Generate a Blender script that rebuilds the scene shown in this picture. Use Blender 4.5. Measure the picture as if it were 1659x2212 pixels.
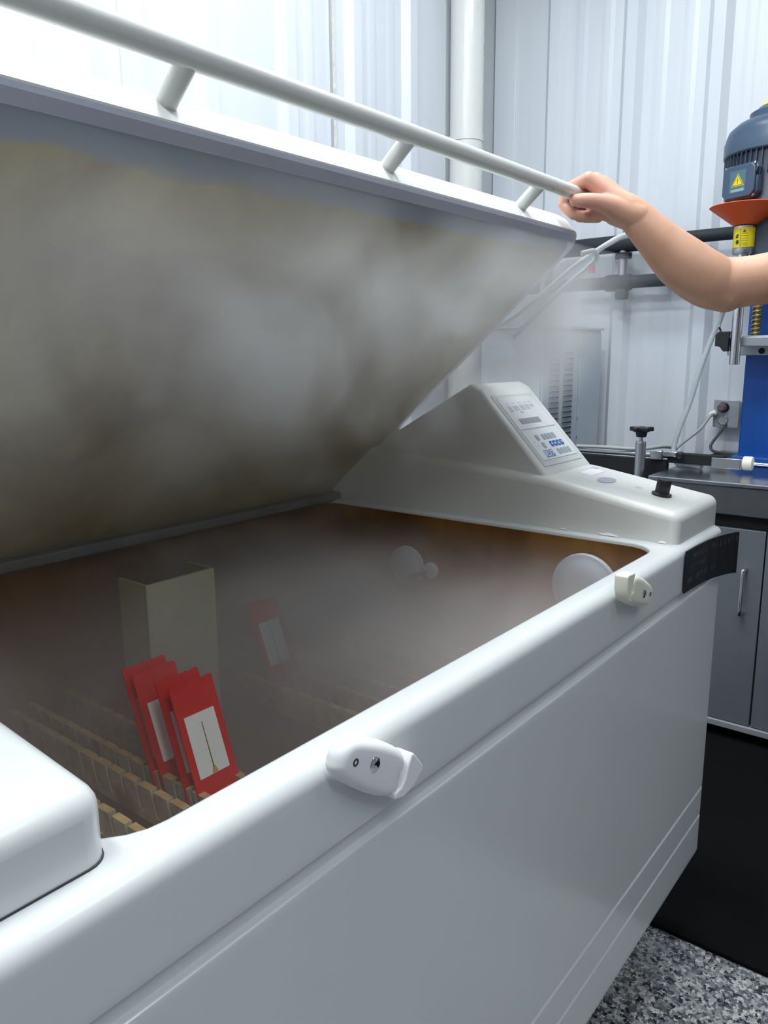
import bpy, bmesh, math, random
from mathutils import Vector, Matrix, Quaternion
from math import sin, cos, pi, radians

for _o in list(bpy.data.objects):
    bpy.data.objects.remove(_o)
SC = bpy.context.scene
COL = SC.collection
random.seed(7)

# ------------------------------------------------------------------ camera
cam_d = bpy.data.cameras.new('camera')
cam_d.sensor_fit = 'HORIZONTAL'; cam_d.sensor_width = 36.0; cam_d.lens = 36.347
cam_d.clip_start = 0.02; cam_d.clip_end = 60
cam = bpy.data.objects.new('camera', cam_d); COL.objects.link(cam)
Rm = Matrix(((0.622383, 0.159656, -0.766257), (-0.782668, 0.116478, -0.611444), (-0.008369, 0.980277, 0.197451)))
cam.matrix_world = Matrix.Translation((0, 0, 1.10)) @ Rm.to_4x4()
SC.camera = cam

# ------------------------------------------------------------------ light, exposure
world = bpy.data.worlds.new('world'); SC.world = world; world.use_nodes = True
world.node_tree.nodes['Background'].inputs[0].default_value = (0.80, 0.87, 1.0, 1)
world.node_tree.nodes['Background'].inputs[1].default_value = 0.20
SC.view_settings.view_transform = 'Standard'; SC.view_settings.look = 'None'
SC.view_settings.gamma = 1; SC.view_settings.use_curve_mapping = False
SC.view_settings.exposure = 0.0
SC.cycles.volume_step_rate = 3.0
SC.cycles.volume_max_steps = 96
SC.cycles.volume_bounces = 2
FIXTURES = [(-0.35, 0.70, 23), (0.95, 0.70, 28), (1.95, 0.75, 11), (-0.35, -1.2, 12), (1.3, -1.2, 1.5)]
for i, (lx, ly, pw) in enumerate(FIXTURES):
    ld = bpy.data.lights.new('fluorescent_light', 'AREA'); ld.shape = 'RECTANGLE'
    ld.size = 0.28; ld.size_y = 1.15; ld.energy = pw; ld.color = (0.93, 0.98, 1.0)
    lo = bpy.data.objects.new('fluorescent_light', ld); COL.objects.link(lo)
    lo.location = (lx, ly, 2.87)

# ------------------------------------------------------------------ helpers
def tag(o, label=None, cat=None, group=None, kind=None):
    if label: o['label'] = label
    if cat: o['category'] = cat
    if group: o['group'] = group
    if kind: o['kind'] = kind
    return o

def empty(name, loc, label=None, cat=None, group=None):
    o = bpy.data.objects.new(name, None); COL.objects.link(o); o.location = loc
    o.empty_display_size = 0.05
    return tag(o, label, cat, group)

def link(name, me, m=None, parent=None, smooth=False, bevel=0, seg=2):
    """world-space mesh; under a parent Empty it keeps its place"""
    if m is not None:
        for x in (m if isinstance(m, (list, tuple)) else [m]): me.materials.append(x)
    o = bpy.data.objects.new(name, me); COL.objects.link(o)
    if parent is not None:
        o.parent = parent
        o.matrix_parent_inverse = wm(parent).inverted()
    if smooth:
        for p in me.polygons: p.use_smooth = True
    if bevel:
        b = o.modifiers.new('bevel', 'BEVEL'); b.width = bevel; b.segments = seg; b.limit_method = 'ANGLE'; b.angle_limit = radians(35)
        b.harden_normals = False
        for p in me.polygons: p.use_smooth = True
        try:
            me.set_sharp_from_angle(angle=radians(50))
        except Exception: pass
    return o

def wm(o):
    m = o.matrix_basis.copy()
    if o.parent: m = wm(o.parent) @ o.matrix_parent_inverse @ m
    return m

def mesh(name, vs, fs, m=None, parent=None, smooth=False, bevel=0, seg=2, mids=None):
    me = bpy.data.meshes.new(name); me.from_pydata([tuple(v) for v in vs], [], fs)
    bm = bmesh.new(); bm.from_mesh(me); bmesh.ops.recalc_face_normals(bm, faces=bm.faces); bm.to_mesh(me); bm.free()
    return link(name, me, m, parent, smooth, bevel, seg)

def boxdata(x0, x1, y0, y1, z0, z1, M=None):
    vs = [Vector((x, y, z)) for x in (x0, x1) for y in (y0, y1) for z in (z0, z1)]
    if M is not None: vs = [M @ v for v in vs]
    return vs, [(0, 1, 3, 2), (4, 6, 7, 5), (0, 4, 5, 1), (2, 3, 7, 6), (0, 2, 6, 4), (1, 5, 7, 3)]

def box(name, x0, x1, y0, y1, z0, z1, m=None, parent=None, bevel=0, M=None, seg=2):
    vs, fs = boxdata(x0, x1, y0, y1, z0, z1, M)
    return mesh(name, vs, fs, m, parent, False, bevel, seg)

def boxes(name, lst, m=None, parent=None, bevel=0, M=None):
    V, F = [], []
    for b in lst:
        vs, fs = boxdata(*b, M=M); n = len(V); V += vs; F += [tuple(i + n for i in f) for f in fs]
    return mesh(name, V, F, m, parent, False, bevel)

def tube(name, pts, r, m=None, parent=None, n=14, cap=True, closed=False):
    pts = [Vector(p) for p in pts]; rs = r if isinstance(r, (list, tuple)) else [r] * len(pts)
    V, F = [], []
    t0 = (pts[1] - pts[0]).normalized()
    up = Vector((0, 0, 1)) if abs(t0.z) < .9 else Vector((1, 0, 0))
    a = t0.cross(up).normalized()
    for i, p in enumerate(pts):
        if i == 0: t = pts[1] - pts[0]
        elif i == len(pts) - 1: t = pts[-1] - pts[-2]
        else: t = (pts[i + 1] - pts[i]).normalized() + (pts[i] - pts[i - 1]).normalized()
        t.normalize(); a = (a - t * a.dot(t)).normalized(); b = t.cross(a)
        for k in range(n):
            w = 2 * pi * k / n; V.append(p + (a * cos(w) + b * sin(w)) * rs[i])
    for i in range(len(pts) - 1):
        for k in range(n):
            F.append((i * n + k, i * n + (k + 1) % n, (i + 1) * n + (k + 1) % n, (i + 1) * n + k))
    if cap: F.append(tuple(range(n))[::-1]); F.append(tuple(range((len(pts) - 1) * n, len(pts) * n)))
    o = mesh(name, V, F, m, parent, True)
    try: o.data.set_sharp_from_angle(angle=radians(50))
    except Exception: pass
    return o

def spline(ps, n=8):
    ps = [Vector(p) for p in ps]; P = [ps[0] * 2 - ps[1]] + ps + [ps[-1] * 2 - ps[-2]]; out = []
    for i in range(1, len(P) - 2):
        for k in range(n):
            t = k / n; a, b, c, d = P[i - 1], P[i], P[i + 1], P[i + 2]
            out.append(0.5 * ((2 * b) + (c - a) * t + (2 * a - 5 * b + 4 * c - d) * t * t + (3 * b - 3 * c + d - a) * t ** 3))
    out.append(ps[-1]); return out

def lathe(name, prof, M, m=None, parent=None, n=32, smooth=True, sharp=40):
    """prof: list of (r, h) along local z of matrix M"""
    V, F = [], []
    for r, h in prof:
        for k in range(n):
            w = 2 * pi * k / n; V.append(M @ Vector((r * cos(w), r * sin(w), h)))
    for i in range(len(prof) - 1):
        for k in range(n):
            F.append((i * n + k, i * n + (k + 1) % n, (i + 1) * n + (k + 1) % n, (i + 1) * n + k))
    if prof[0][0] > 1e-5: F.append(tuple(range(n))[::-1])
    if prof[-1][0] > 1e-5: F.append(tuple(range((len(prof) - 1) * n, len(prof) * n)))
    o = mesh(name, V, F, m, parent, smooth)
    if smooth:
        try: o.data.set_sharp_from_angle(angle=radians(sharp))
        except Exception: pass
    return o

def prism_x(name, yz, x0, x1, m=None, parent=None, bevel=0, seg=2):
    n = len(yz); V = [(x0, y, z) for y, z in yz] + [(x1, y, z) for y, z in yz]
    F = [tuple(range(n)), tuple(range(2 * n - 1, n - 1, -1))] + [(i, (i + 1) % n, n + (i + 1) % n, n + i) for i in range(n)]
    return mesh(name, V, F, m, parent, False, bevel, seg)

def outline(name, pts, t, M, m=None, parent=None, bevel=0, seg=2):
    """polygon pts (a,b) in local xy, thickness t along local z"""
    n = len(pts); V = [M @ Vector((a, b, 0)) for a, b in pts] + [M @ Vector((a, b, t)) for a, b in pts]
    F = [tuple(range(n))[::-1], tuple(range(n, 2 * n))] + [(i, (i + 1) % n, n + (i + 1) % n, n + i) for i in range(n)]
    return mesh(name, V, F, m, parent, False, bevel, seg)

def rrect(x0, x1, y0, y1, r, n=6):
    """rounded rectangle, constant count 4*(n+1)"""
    out = []
    for cx, cy, a0 in ((x1 - r, y1 - r, 0), (x0 + r, y1 - r, 90), (x0 + r, y0 + r, 180), (x1 - r, y0 + r, 270)):
        for k in range(n + 1):
            w = radians(a0 + 90 * k / n); out.append((cx + r * cos(w), cy + r * sin(w)))
    return out

def loft(name, rings, m=None, parent=None, cap0=True, cap1=True, M=None, smooth=True, sharp=35):
    V = []; F = []; n = len(rings[0])
    for R_ in rings: V += [Vector(v) for v in R_]
    if M is not None: V = [M @ v for v in V]
    for i in range(len(rings) - 1):
        for k in range(n): F.append((i * n + k, i * n + (k + 1) % n, (i + 1) * n + (k + 1) % n, (i + 1) * n + k))
    if cap0: F.append(tuple(range(n))[::-1])
    if cap1: F.append(tuple(range((len(rings) - 1) * n, len(rings) * n)))
    o = mesh(name, V, F, m, parent, smooth)
    if smooth:
        try: o.data.set_sharp_from_angle(angle=radians(sharp))
        except Exception: pass
    return o

def text(name, s, size, M, m, parent=None, depth=0.0003, sx=1.0, sp=1.0, align='LEFT'):
    cu = bpy.data.curves.new(name, 'FONT'); cu.body = s; cu.size = size; cu.extrude = depth; cu.resolution_u = 3
    cu.space_character = sp; cu.align_x = align
    t = bpy.data.objects.new('tmp', cu); COL.objects.link(t)
    bpy.context.view_layer.update()
    me = bpy.data.meshes.new_from_object(t.evaluated_get(bpy.context.evaluated_depsgraph_get()))
    bpy.data.objects.remove(t)
    me.transform(Matrix.Diagonal((sx, 1, 1, 1))); me.transform(M); me.name = name
    me.materials.clear()
    return link(name, me, m, parent)

def frame(o, x, y):
    """matrix with local x,y axes and z = x cross y"""
    x = Vector(x).normalized(); y = Vector(y); y = (y - x * y.dot(x)).normalized(); z = x.cross(y)
    return Matrix(((x.x, y.x, z.x, o[0]), (x.y, y.y, z.y, o[1]), (x.z, y.z, z.z, o[2]), (0, 0, 0, 1)))

def UPZ(x, y, z): return Matrix.Translation((x, y, z))

# ------------------------------------------------------------------ materials
def srgb(r, g, b):
    f = lambda c: (c / 255 / 12.92) if c / 255 <= .04045 else ((c / 255 + .055) / 1.055) ** 2.4
    return (f(r), f(g), f(b), 1)

class NG:
    def __init__(s, name):
        s.m = bpy.data.materials.new(name); s.m.use_nodes = True; s.t = s.m.node_tree; s.N = s.t.nodes; s.L = s.t.links
        s.b = s.N.get('Principled BSDF'); s.out = s.N.get('Material Output')
    def n(s, ty, **kw):
        nd = s.N.new(ty)
        for k, v in kw.items(): setattr(nd, k, v)
        return nd
    def set(s, nd, i, v):
        if isinstance(v, bpy.types.NodeSocket): s.L.new(v, nd.inputs[i])
        else: nd.inputs[i].default_value = v
    def coord(s, which='Object', scale=None, rot=None):
        c = s.n('ShaderNodeTexCoord').outputs[which]
        if scale is not None:
            mp = s.n('ShaderNodeMapping'); s.L.new(c, mp.inputs[0]); mp.inputs['Scale'].default_value = scale
            if rot: mp.inputs['Rotation'].default_value = rot
            c = mp.outputs[0]
        return c
    def noise(s, v, scale=5, detail=3, rough=.5, dist=0):
        nd = s.n('ShaderNodeTexNoise'); s.L.new(v, nd.inputs['Vector']); nd.inputs['Scale'].default_value = scale
        nd.inputs['Detail'].default_value = detail; nd.inputs['Roughness'].default_value = rough; nd.inputs['Distortion'].default_value = dist
        return nd.outputs[0]
    def ramp(s, v, *stops):
        nd = s.n('ShaderNodeValToRGB'); s.L.new(v, nd.inputs[0]); e = nd.color_ramp.elements
        while len(e) < len(stops): e.new(0.5)
        for i, (p, c) in enumerate(stops):
            e[i].position = p; e[i].color = c if len(c) == 4 else (*c, 1)
        return nd.outputs[0]
    def math(s, op, a, b=0.0, c=0.0, clamp=False):
        nd = s.n('ShaderNodeMath', operation=op, use_clamp=clamp); s.set(nd, 0, a); s.set(nd, 1, b)
        if op in ('MULTIPLY_ADD', 'SMOOTH_MIN', 'SMOOTH_MAX'): s.set(nd, 2, c)
        return nd.outputs[0]
    def mrange(s, v, a, b, c=0., d=1., smooth=True):
        nd = s.n('ShaderNodeMapRange'); nd.interpolation_type = 'SMOOTHSTEP' if smooth else 'LINEAR'
        s.set(nd, 0, v); s.set(nd, 1, a); s.set(nd, 2, b); s.set(nd, 3, c); s.set(nd, 4, d); return nd.outputs[0]
    def mix(s, f, a, b):
        nd = s.n('ShaderNodeMix', data_type='RGBA'); s.set(nd, 0, f)
        s.set(nd, 6, a); s.set(nd, 7, b); return nd.outputs[2]
    def sep(s, v):
        nd = s.n('ShaderNodeSeparateXYZ'); s.L.new(v, nd.inputs[0]); return nd.outputs
    def bump(s, h, strength=.2, dist=.002):
        nd = s.n('ShaderNodeBump'); s.L.new(h, nd.inputs['Height']); nd.inputs['Strength'].default_value = strength
        nd.inputs['Distance'].default_value = dist; s.L.new(nd.outputs[0], s.b.inputs['Normal'])
    def base(s, col, rough=.5, metal=0, spec=.5):
        s.set(s.b, 'Base Color', col); s.set(s.b, 'Roughness', rough); s.set(s.b, 'Metallic', metal)
        s.set(s.b, 'Specular IOR Level', spec); return s

def plain(name, col, rough=.5, metal=0, var=.06, scale=12, spec=.5, bump=0, coat=0, trans=0, ior=None, sss=0):
    g = NG(name); v = g.coord()
    n = g.noise(v, scale, 4, .6)
    lo = tuple(c * (1 - var) for c in col[:3]) + (1,); hi = tuple(min(1, c * (1 + var)) for c in col[:3]) + (1,)
    g.base(g.ramp(n, (.3, lo), (.7, hi)), rough, metal, spec)
    if var > .005: g.set(g.b, 'Roughness', g.mrange(n, .2, .8, max(0, rough - .05), min(1, rough + .05)))
    else: g.b.inputs['Base Color'].default_value = col; [g.L.remove(l) for l in list(g.b.inputs['Base Color'].links)]
    if bump: g.bump(g.noise(v, scale * 12, 2), bump, .001)
    if coat: g.b.inputs['Coat Weight'].default_value = coat; g.b.inputs['Coat Roughness'].default_value = .12
    if trans: g.b.inputs['Transmission Weight'].default_value = trans
    if ior: g.b.inputs['IOR'].default_value = ior
    return g.m

SHELL = plain('white_fibreglass', srgb(219, 223, 223), .30, var=.002, scale=5, coat=.35)
SHELL2 = plain('white_painted_lid', srgb(228, 230, 226), .30, var=.002, scale=5, coat=.25)
CONSOLE = plain('cream_console', srgb(216, 217, 213), .38, var=.002, scale=5, coat=.15)
PIPEW = plain('white_powder_coat', srgb(222, 224, 220), .30, var=.01, coat=.2)
LATCHM = plain('white_nylon', srgb(240, 241, 244), .35, var=.01)
LATCHY = plain('aged_nylon', srgb(236, 234, 218), .42, var=.02)
STEEL = plain('brushed_steel', srgb(190, 192, 195), .30, 1, var=.02, scale=6)
CHROME = plain('chrome', srgb(225, 225, 228), .10, 1, var=.01)
BLACK = plain('black_plastic', srgb(24, 26, 30), .42, var=.1)
BLACKM = plain('black_matte', srgb(14, 15, 18), .75, var=.15)
BLACKG = plain('black_gloss_plate', srgb(9, 11, 17), .42, var=.1)
RUBBER = plain('black_pipe_insulation', srgb(38, 42, 50), .7, var=.12, scale=30)
BLUE = plain('blue_painted_steel', srgb(10, 78, 160), .35, var=.05)
MOTOR = plain('slate_blue_motor_paint', srgb(62, 82, 104), .38, var=.06)
MOTORD = plain('slate_motor_casting', srgb(58, 68, 84), .5, var=.08)
ORANGE = plain('orange_plastic', srgb(224, 88, 26), .4, var=.04)
YELLOW = plain('yellow_label', srgb(222, 205, 20), .45, var=.03)
YELP = plain('yellow_paint', srgb(236, 210, 50), .45, var=.03)
INK = plain('dark_ink', srgb(48, 50, 48), .5)
BRASS = plain('brass_spring', srgb(180, 160, 95), .3, 1, var=.1)
ALU = plain('cast_aluminium', srgb(165, 170, 178), .42, .8, var=.04, scale=8)
GREYC = plain('grey_cable', srgb(165, 168, 166), .45, var=.05)
DCAB = plain('dark_cable', srgb(70, 74, 78), .45, var=.05)
CABD = plain('grey_laminate_door', srgb(108, 112, 118), .45, var=.03, scale=30)
GALV = plain('galvanised_box', srgb(168, 172, 176), .4, .6, var=.12, scale=30)
LOUV = plain('pale_blue_grey_enamel', srgb(176, 190, 200), .4, var=.03)
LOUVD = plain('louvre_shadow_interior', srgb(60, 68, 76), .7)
PANELW = plain('keypad_white', srgb(224, 227, 226), .35, var=.01)
KEYG = plain('keypad_grey', srgb(160, 172, 178), .4, var=.02)
KEYB = plain('keypad_blue', srgb(40, 98, 180), .4, var=.02)
PRINTG = plain('print_grey', srgb(178, 186, 188), .4, var=.02)
LCD = plain('lcd_grey', srgb(150, 153, 162), .25, var=.02)
REDK = plain('red_valve_handle', srgb(190, 50, 62), .4)
TANK = plain('tower_polypropylene', srgb(172, 170, 150), .45, var=.05, scale=6)
REDT = plain('red_tape', srgb(206, 22, 14), .42, var=.08, scale=20)
CARDW = plain('panel_white', srgb(236, 238, 234), .35, var=.02)
RUST = plain('rust_line', srgb(120, 84, 36), .8, var=.3, scale=80)
RUSTL = plain('rust_run', srgb(196, 164, 108), .8, var=.1, scale=80)
DISC = plain('translucent_plastic_disc', srgb(196, 200, 206), .35, var=.03)
SHIRT = plain('dark_tshirt', srgb(44, 50, 60), .9, var=.1)
JEANS = plain('dark_trousers', srgb(38, 44, 58), .9, var=.1)
HAIR = plain('brown_hair', srgb(60, 42, 30), .7, var=.2)
MATM = plain('black_rubber_mat', srgb(8, 9, 11), .9, var=.15, bump=.2, spec=.15)
CEILM = plain('white_ceiling', srgb(225, 228, 230), .7, var=.02)

def wall_mat():
    g = NG('white_ribbed_steel'); v = g.coord(scale=(1, 1, .15)); n = g.noise(v, 7, 3)
    n2 = g.noise(g.coord(), 2.0, 3)
    c = g.mix(g.mrange(n, .3, .75), srgb(214, 220, 228), srgb(221, 226, 232))
    c = g.mix(g.mrange(n2, .62, .8, 0, .15), c, srgb(200, 206, 214))
    g.base(c, .34, 0); return g.m
WALLM = wall_mat()

def floor_mat():
    g = NG('flake_epoxy_floor'); v = g.coord()
    w = g.n('ShaderNodeTexNoise'); g.L.new(v, w.inputs['Vector']); w.inputs['Scale'].default_value = 170; w.inputs['Detail'].default_value = 1
    md = g.n('ShaderNodeVectorMath', operation='MULTIPLY_ADD'); g.L.new(w.outputs['Color'], md.inputs[0])
    md.inputs[1].default_value = (.012, .012, .012); g.L.new(v, md.inputs[2])
    vo = g.n('ShaderNodeTexVoronoi'); g.L.new(md.outputs[0], vo.inputs['Vector']); vo.inputs['Scale'].default_value = 165
    sp = g.n('ShaderNodeSeparateColor'); g.L.new(vo.outputs['Color'], sp.inputs[0])
    nd = g.n('ShaderNodeValToRGB'); g.L.new(sp.outputs[0], nd.inputs[0]); nd.color_ramp.interpolation = 'CONSTANT'
    e = nd.color_ramp.elements
    stops = [(0, srgb(38, 41, 50)), (.14, srgb(104, 108, 112)), (.34, srgb(168, 172, 172)), (.52, srgb(132, 136, 138)), (.70, srgb(204, 204, 198)), (.84, srgb(74, 78, 86)), (.92, srgb(160, 152, 158))]
    while len(e) < len(stops): e.new(.5)
    for i, (p, c) in enumerate(stops): e[i].position = p; e[i].color = c
    g.base(nd.outputs[0], .3); return g.m
FLOORM = floor_mat()

def liner_mat():
    g = NG('stained_brown_liner'); v = g.coord(); x, y, z = g.sep(v)
    n = g.noise(v, 6, 5, .6, .6); n2 = g.noise(g.coord(scale=(4, 4, .6)), 9, 3)
    c = g.ramp(n, (.25, srgb(74, 48, 16)), (.5, srgb(122, 80, 24)), (.8, srgb(160, 112, 44)))
    c = g.mix(g.mrange(n2, .55, .8, 0, .5), c, srgb(92, 58, 26))
    g.base(c, .38); g.bump(n, .15, .002); return g.m
LINER = liner_mat()

def under_mat():
    """lid underside: clean grey-blue border, salt-yellowed field with its own wavy tide line"""
    g = NG('stained_lid_underside'); v = g.coord(); x, y, z = g.sep(v)
    n = g.noise(v, 5, 5, .6, .4); nb = g.noise(g.coord(scale=(1, 3, 3)), 7, 4, .6)
    field = g.ramp(n, (.25, srgb(128, 114, 72)), (.5, srgb(160, 146, 98)), (.75, srgb(190, 174, 116)))
    brown = g.mrange(g.noise(g.coord(), 3.2, 4, .55, .5), .48, .68, 0, .75)
    field = g.mix(brown, field, srgb(124, 98, 56))
    # distance along the lid from the hinge: y 1.113 -> 0.563
    edge = g.math('ADD', y, g.math('MULTIPLY', g.math('SUBTRACT', nb, .5), .035))
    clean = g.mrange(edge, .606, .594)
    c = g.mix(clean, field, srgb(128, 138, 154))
    g.base(c, .45); return g.m
UNDER = under_mat()
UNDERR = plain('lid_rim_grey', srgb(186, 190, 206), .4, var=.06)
GASK = plain('dark_gasket', srgb(58, 62, 64), .6, var=.15, scale=20)

def rack_mat():
    g = NG('salt_stained_rack_wood'); v = g.coord(); x, y, z = g.sep(v)
    n = g.noise(v, 40, 4, .6); n2 = g.noise(v, 14, 3)
    side = g.ramp(n, (.3, srgb(146, 138, 114)), (.7, srgb(186, 178, 156)))
    geo = g.n('ShaderNodeNewGeometry'); nz = g.sep(geo.outputs['Normal'])[2]
    top = g.ramp(n, (.3, srgb(168, 134, 84)), (.7, srgb(208, 178, 124)))
    c = g.mix(g.mrange(nz, .6, .9), side, top)
    c = g.mix(g.mrange(n2, .55, .75, 0, .8), c, srgb(110, 74, 38))
    g.base(c, .65); return g.m
RACKM = rack_mat()

def skin_mat():
    g = NG('skin'); v = g.coord(); n = g.noise(v, 22, 3)
    x, y, z = g.sep(v)
    c = g.ramp(n, (.3, srgb(202, 154, 126)), (.7, srgb(214, 168, 142)))
    hand = g.mrange(y, .43, .53)      # hands are pinker than forearms
    c = g.mix(g.math('MULTIPLY', hand, .6), c, srgb(222, 162, 146))
    g.base(c, .5); g.b.inputs['Subsurface Weight'].default_value = .12
    g.b.inputs['Subsurface Radius'].default_value = (.01, .004, .002); g.b.inputs['Subsurface Scale'].default_value = .5
    g.bump(g.noise(v, 260, 2), .06, .0006)
    return g.m
SKIN = skin_mat()

def benchtop_mat():
    g = NG('brushed_stainless_top'); n = g.noise(g.coord(scale=(60, 1.5, 1)), 6, 3)
    g.base(g.ramp(n, (.3, srgb(150, 152, 154)), (.7, srgb(172, 174, 176))), .24, 1); return g.m
BTOP = benchtop_mat()
APRON = plain('steel_apron', srgb(104, 104, 106), .38, .7, var=.04, scale=30)

def hose_mat():
    g = NG('clear_vinyl_hose'); g.base(srgb(214, 222, 222), .2); g.b.inputs['Transmission Weight'].default_value = .45
    g.b.inputs['IOR'].default_value = 1.2; return g.m
HOSE = hose_mat()

def glow(name, col, s):
    g = NG(name); g.set(g.b, 'Base Color', (0.9, 0.9, 0.9, 1)); g.set(g.b, 'Emission Color', col); g.set(g.b, 'Emission Strength', s); return g.m
TUBEL = glow('fluorescent_diffuser', (0.92, 0.97, 1, 1), 6)

# ------------------------------------------------------------------ setting
Wx, Wy = 3.0, 1.80
fl = mesh('floor', [(-3, -3.2, 0), (Wx + .1, -3.2, 0), (Wx + .1, Wy + .1, 0), (-3, Wy + .1, 0)], [(0, 1, 2, 3)], FLOORM); tag(fl, kind='structure')
ce = box('ceiling', -3, Wx + .1, -3.2, Wy + .1, 3.0, 3.05, CEILM); tag(ce, kind='structure')

def ribbed(length, n0, phase):
    """profile of (s, height) along a ribbed liner panel run"""
    P = [(0, 0)]; s = phase
    while s < length:
        for ds, h in ((-.042, 0), (-.020, .026), (.020, .026), (.042, 0)):
            if 0 < s + ds < length: P.append((s + ds, h))
        for c in (.1017, .2033):
            for ds, h in ((-.026, 0), (-.010, .0028), (.010, .0028), (.026, 0)):
                if 0 < s + c + ds < length: P.append((s + c + ds, h))
        s += .305
    P.append((length, 0)); return P

def wall_panel(parent, P, f, z0, z1):
    V = []; F = []
    for s, h in P: V += [f(s, h, z0), f(s, h, z1)]
    for i in range(len(P) - 1): F.append((2 * i, 2 * i + 2, 2 * i + 3, 2 * i + 1))
    return mesh('wall_panel', V, F, WALLM, parent)

wr = box('wall_right', Wx, Wx + .08, -3.2, Wy + .08, 0, 3.0, WALLM); tag(wr, kind='structure')
wb = box('wall_back', -3, Wx, Wy, Wy + .08, 0, 3.0, WALLM); tag(wb, kind='structure')
# right wall: major rib at y = 0.905 + k*0.305; sheets are 0.915 m wide
for k, ys in enumerate([Wy - .10 - .915 * i for i in range(0, 5)]):
    ph = (ys - .905) % .305
    P = ribbed(.915, 0, ph)
    wall_panel(wr, P, lambda s, h, z, ys=ys: (Wx - .004 - h, ys - s, z), .02, 2.98)
for k in range(6):
    xs = Wx - .36 - .915 * k
    ph = (xs - 2.41) % .305
    P = ribbed(.915, 0, ph)
    wall_panel(wb, P, lambda s, h, z, xs=xs: (xs - s, Wy - .004 - h, z), .02, 2.98)
# corner sheet, pipe's shade put into its grey, and the folded corner trim
box('corner_sheet', Wx - .36, Wx - .004, Wy - .008, Wy, .02, 2.98, plain('pipe_shade_grey', srgb(196, 202, 206), .5, var=.02), wb)
box('corner_trim', Wx - .012, Wx - .002, Wy - .11, Wy - .012, .02, 2.98, WALLM, wr, bevel=.002)
# seam cover with a ragged bead of sealant on the back wall
seam = box('seam_strip', 1.992, 1.999, Wy - .012, Wy - .002, .02, 2.98, plain('seam_shadow_grey', srgb(172, 178, 186), .6), wb)
V = []; F = []; nn = 160
for i in range(nn):
    z = .05 + 2.85 * i / nn; w = .008 + random.random() * .007; d = .006 + random.random() * .006
    V += [(2.004, Wy - .004, z), (2.004 + w * .5, Wy - .004 - d, z), (2.004 + w, Wy - .004, z)]
    if i: a = 3 * i; F += [(a - 3, a, a + 1, a - 2), (a - 2, a + 1, a + 2, a - 1)]
mesh('sealant_bead', V, F, plain('sealant', srgb(218, 214, 204), .7, var=.1, scale=90), wb)
# black rubber mat
mt = box('rubber_mat', 1.36, Wx - .06, -1.6, .98, 0, .010, MATM, bevel=.003)
tag(mt, 'black rubber floor mat beside the white chamber under the bench', 'mat')

# downpipe
p = empty('wall_pipe', (2.668, 1.715, 0), 'thick white round pipe running up the back wall near the corner', 'pipe')
tube('pipe_run', [(2.668, 1.715, 0.0), (2.668, 1.715, 3.0)], .062, PIPEW, p, 32)
for z in (.5, 1.9, 2.7): lathe('pipe_strap', [(.062, -.012), (.0645, -.012), (.0645, .012), (.062, .012)], UPZ(2.668, 1.715, z), PIPEW, p)

# ceiling lights
for i, (lx, ly, pw) in enumerate(FIXTURES):
    f_ = empty('ceiling_light', (lx, ly, 3.0), 'white fluorescent ceiling fixture above the ' + ('left end housing', 'middle of the raised lid', 'bench and drill press', 'floor in front, left side', 'floor in front, right side')[i], 'light', 'ceiling light fixtures')
    box('light_housing', lx - .17, lx + .17, ly - .62, ly + .62, 2.92, 3.0, CEILM, f_, .004)
    box('diffuser', lx - .14, lx + .14, ly - .59, ly + .59, 2.895, 2.92, TUBEL, f_, .004)

# ------------------------------------------------------------------ CHAMBER
CH = empty('corrosion_test_chamber', (.70, .74, 0), 'long white fibreglass fog chamber with its steaming lid raised', 'machine')
X0, X1, Y0, Y1, ZT = -.02, 1.418, .3623, 1.185, .806
def lev(z, d, r=.018, a=X0, b=X1, c=Y0, e=Y1, zz=None): return [(x, y, z) for x, y in rrect(a + d, b - d, c + d, e - d, r)]
def groove(z, d=.0042): return [lev(z - .008, 0), lev(z - .0035, 0), lev(z - .0018, d * .6), lev(z, d), lev(z + .0018, d * .6), lev(z + .0035, 0), lev(z + .008, 0)]
R_ = [lev(.160, .012), lev(.162, .006), lev(.166, .002), lev(.172, .000), lev(.178, 0)] + groove(.2465) + groove(.3045)
R_ += [lev(.706, 0), lev(.713, 0), lev(.7150, .0006), lev(.7175, .0060), lev(.7200, .0068), lev(.729, .0068), lev(.731, .0060), lev(.7325, .0010), lev(.734, 0), lev(.740, 0), lev(.780, 0, .022), lev(.790, 0, .022)]
for k in range(1, 7):
    w = radians(90 * k / 6); R_.append(lev(.790 + .016 * sin(w), .016 * (1 - cos(w)), .022))
ox0, ox1, oy0, oy1 = .217, 1.184, .398, 1.115
def op(z, g, r=.05): return [(x, y, z) for x, y in rrect(ox0 - g, ox1 + g, oy0 - g, oy1 + g, r + g)]
R_ += [op(.806, .005), op(.805, .002), op(.802, .0), op(.785, 0)]
body = loft('cabinet_shell', R_, SHELL, CH, cap0=True, cap1=False, sharp=40)
wn = body.modifiers.new('wn', 'WEIGHTED_NORMAL'); wn.keep_sharp = True
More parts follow.
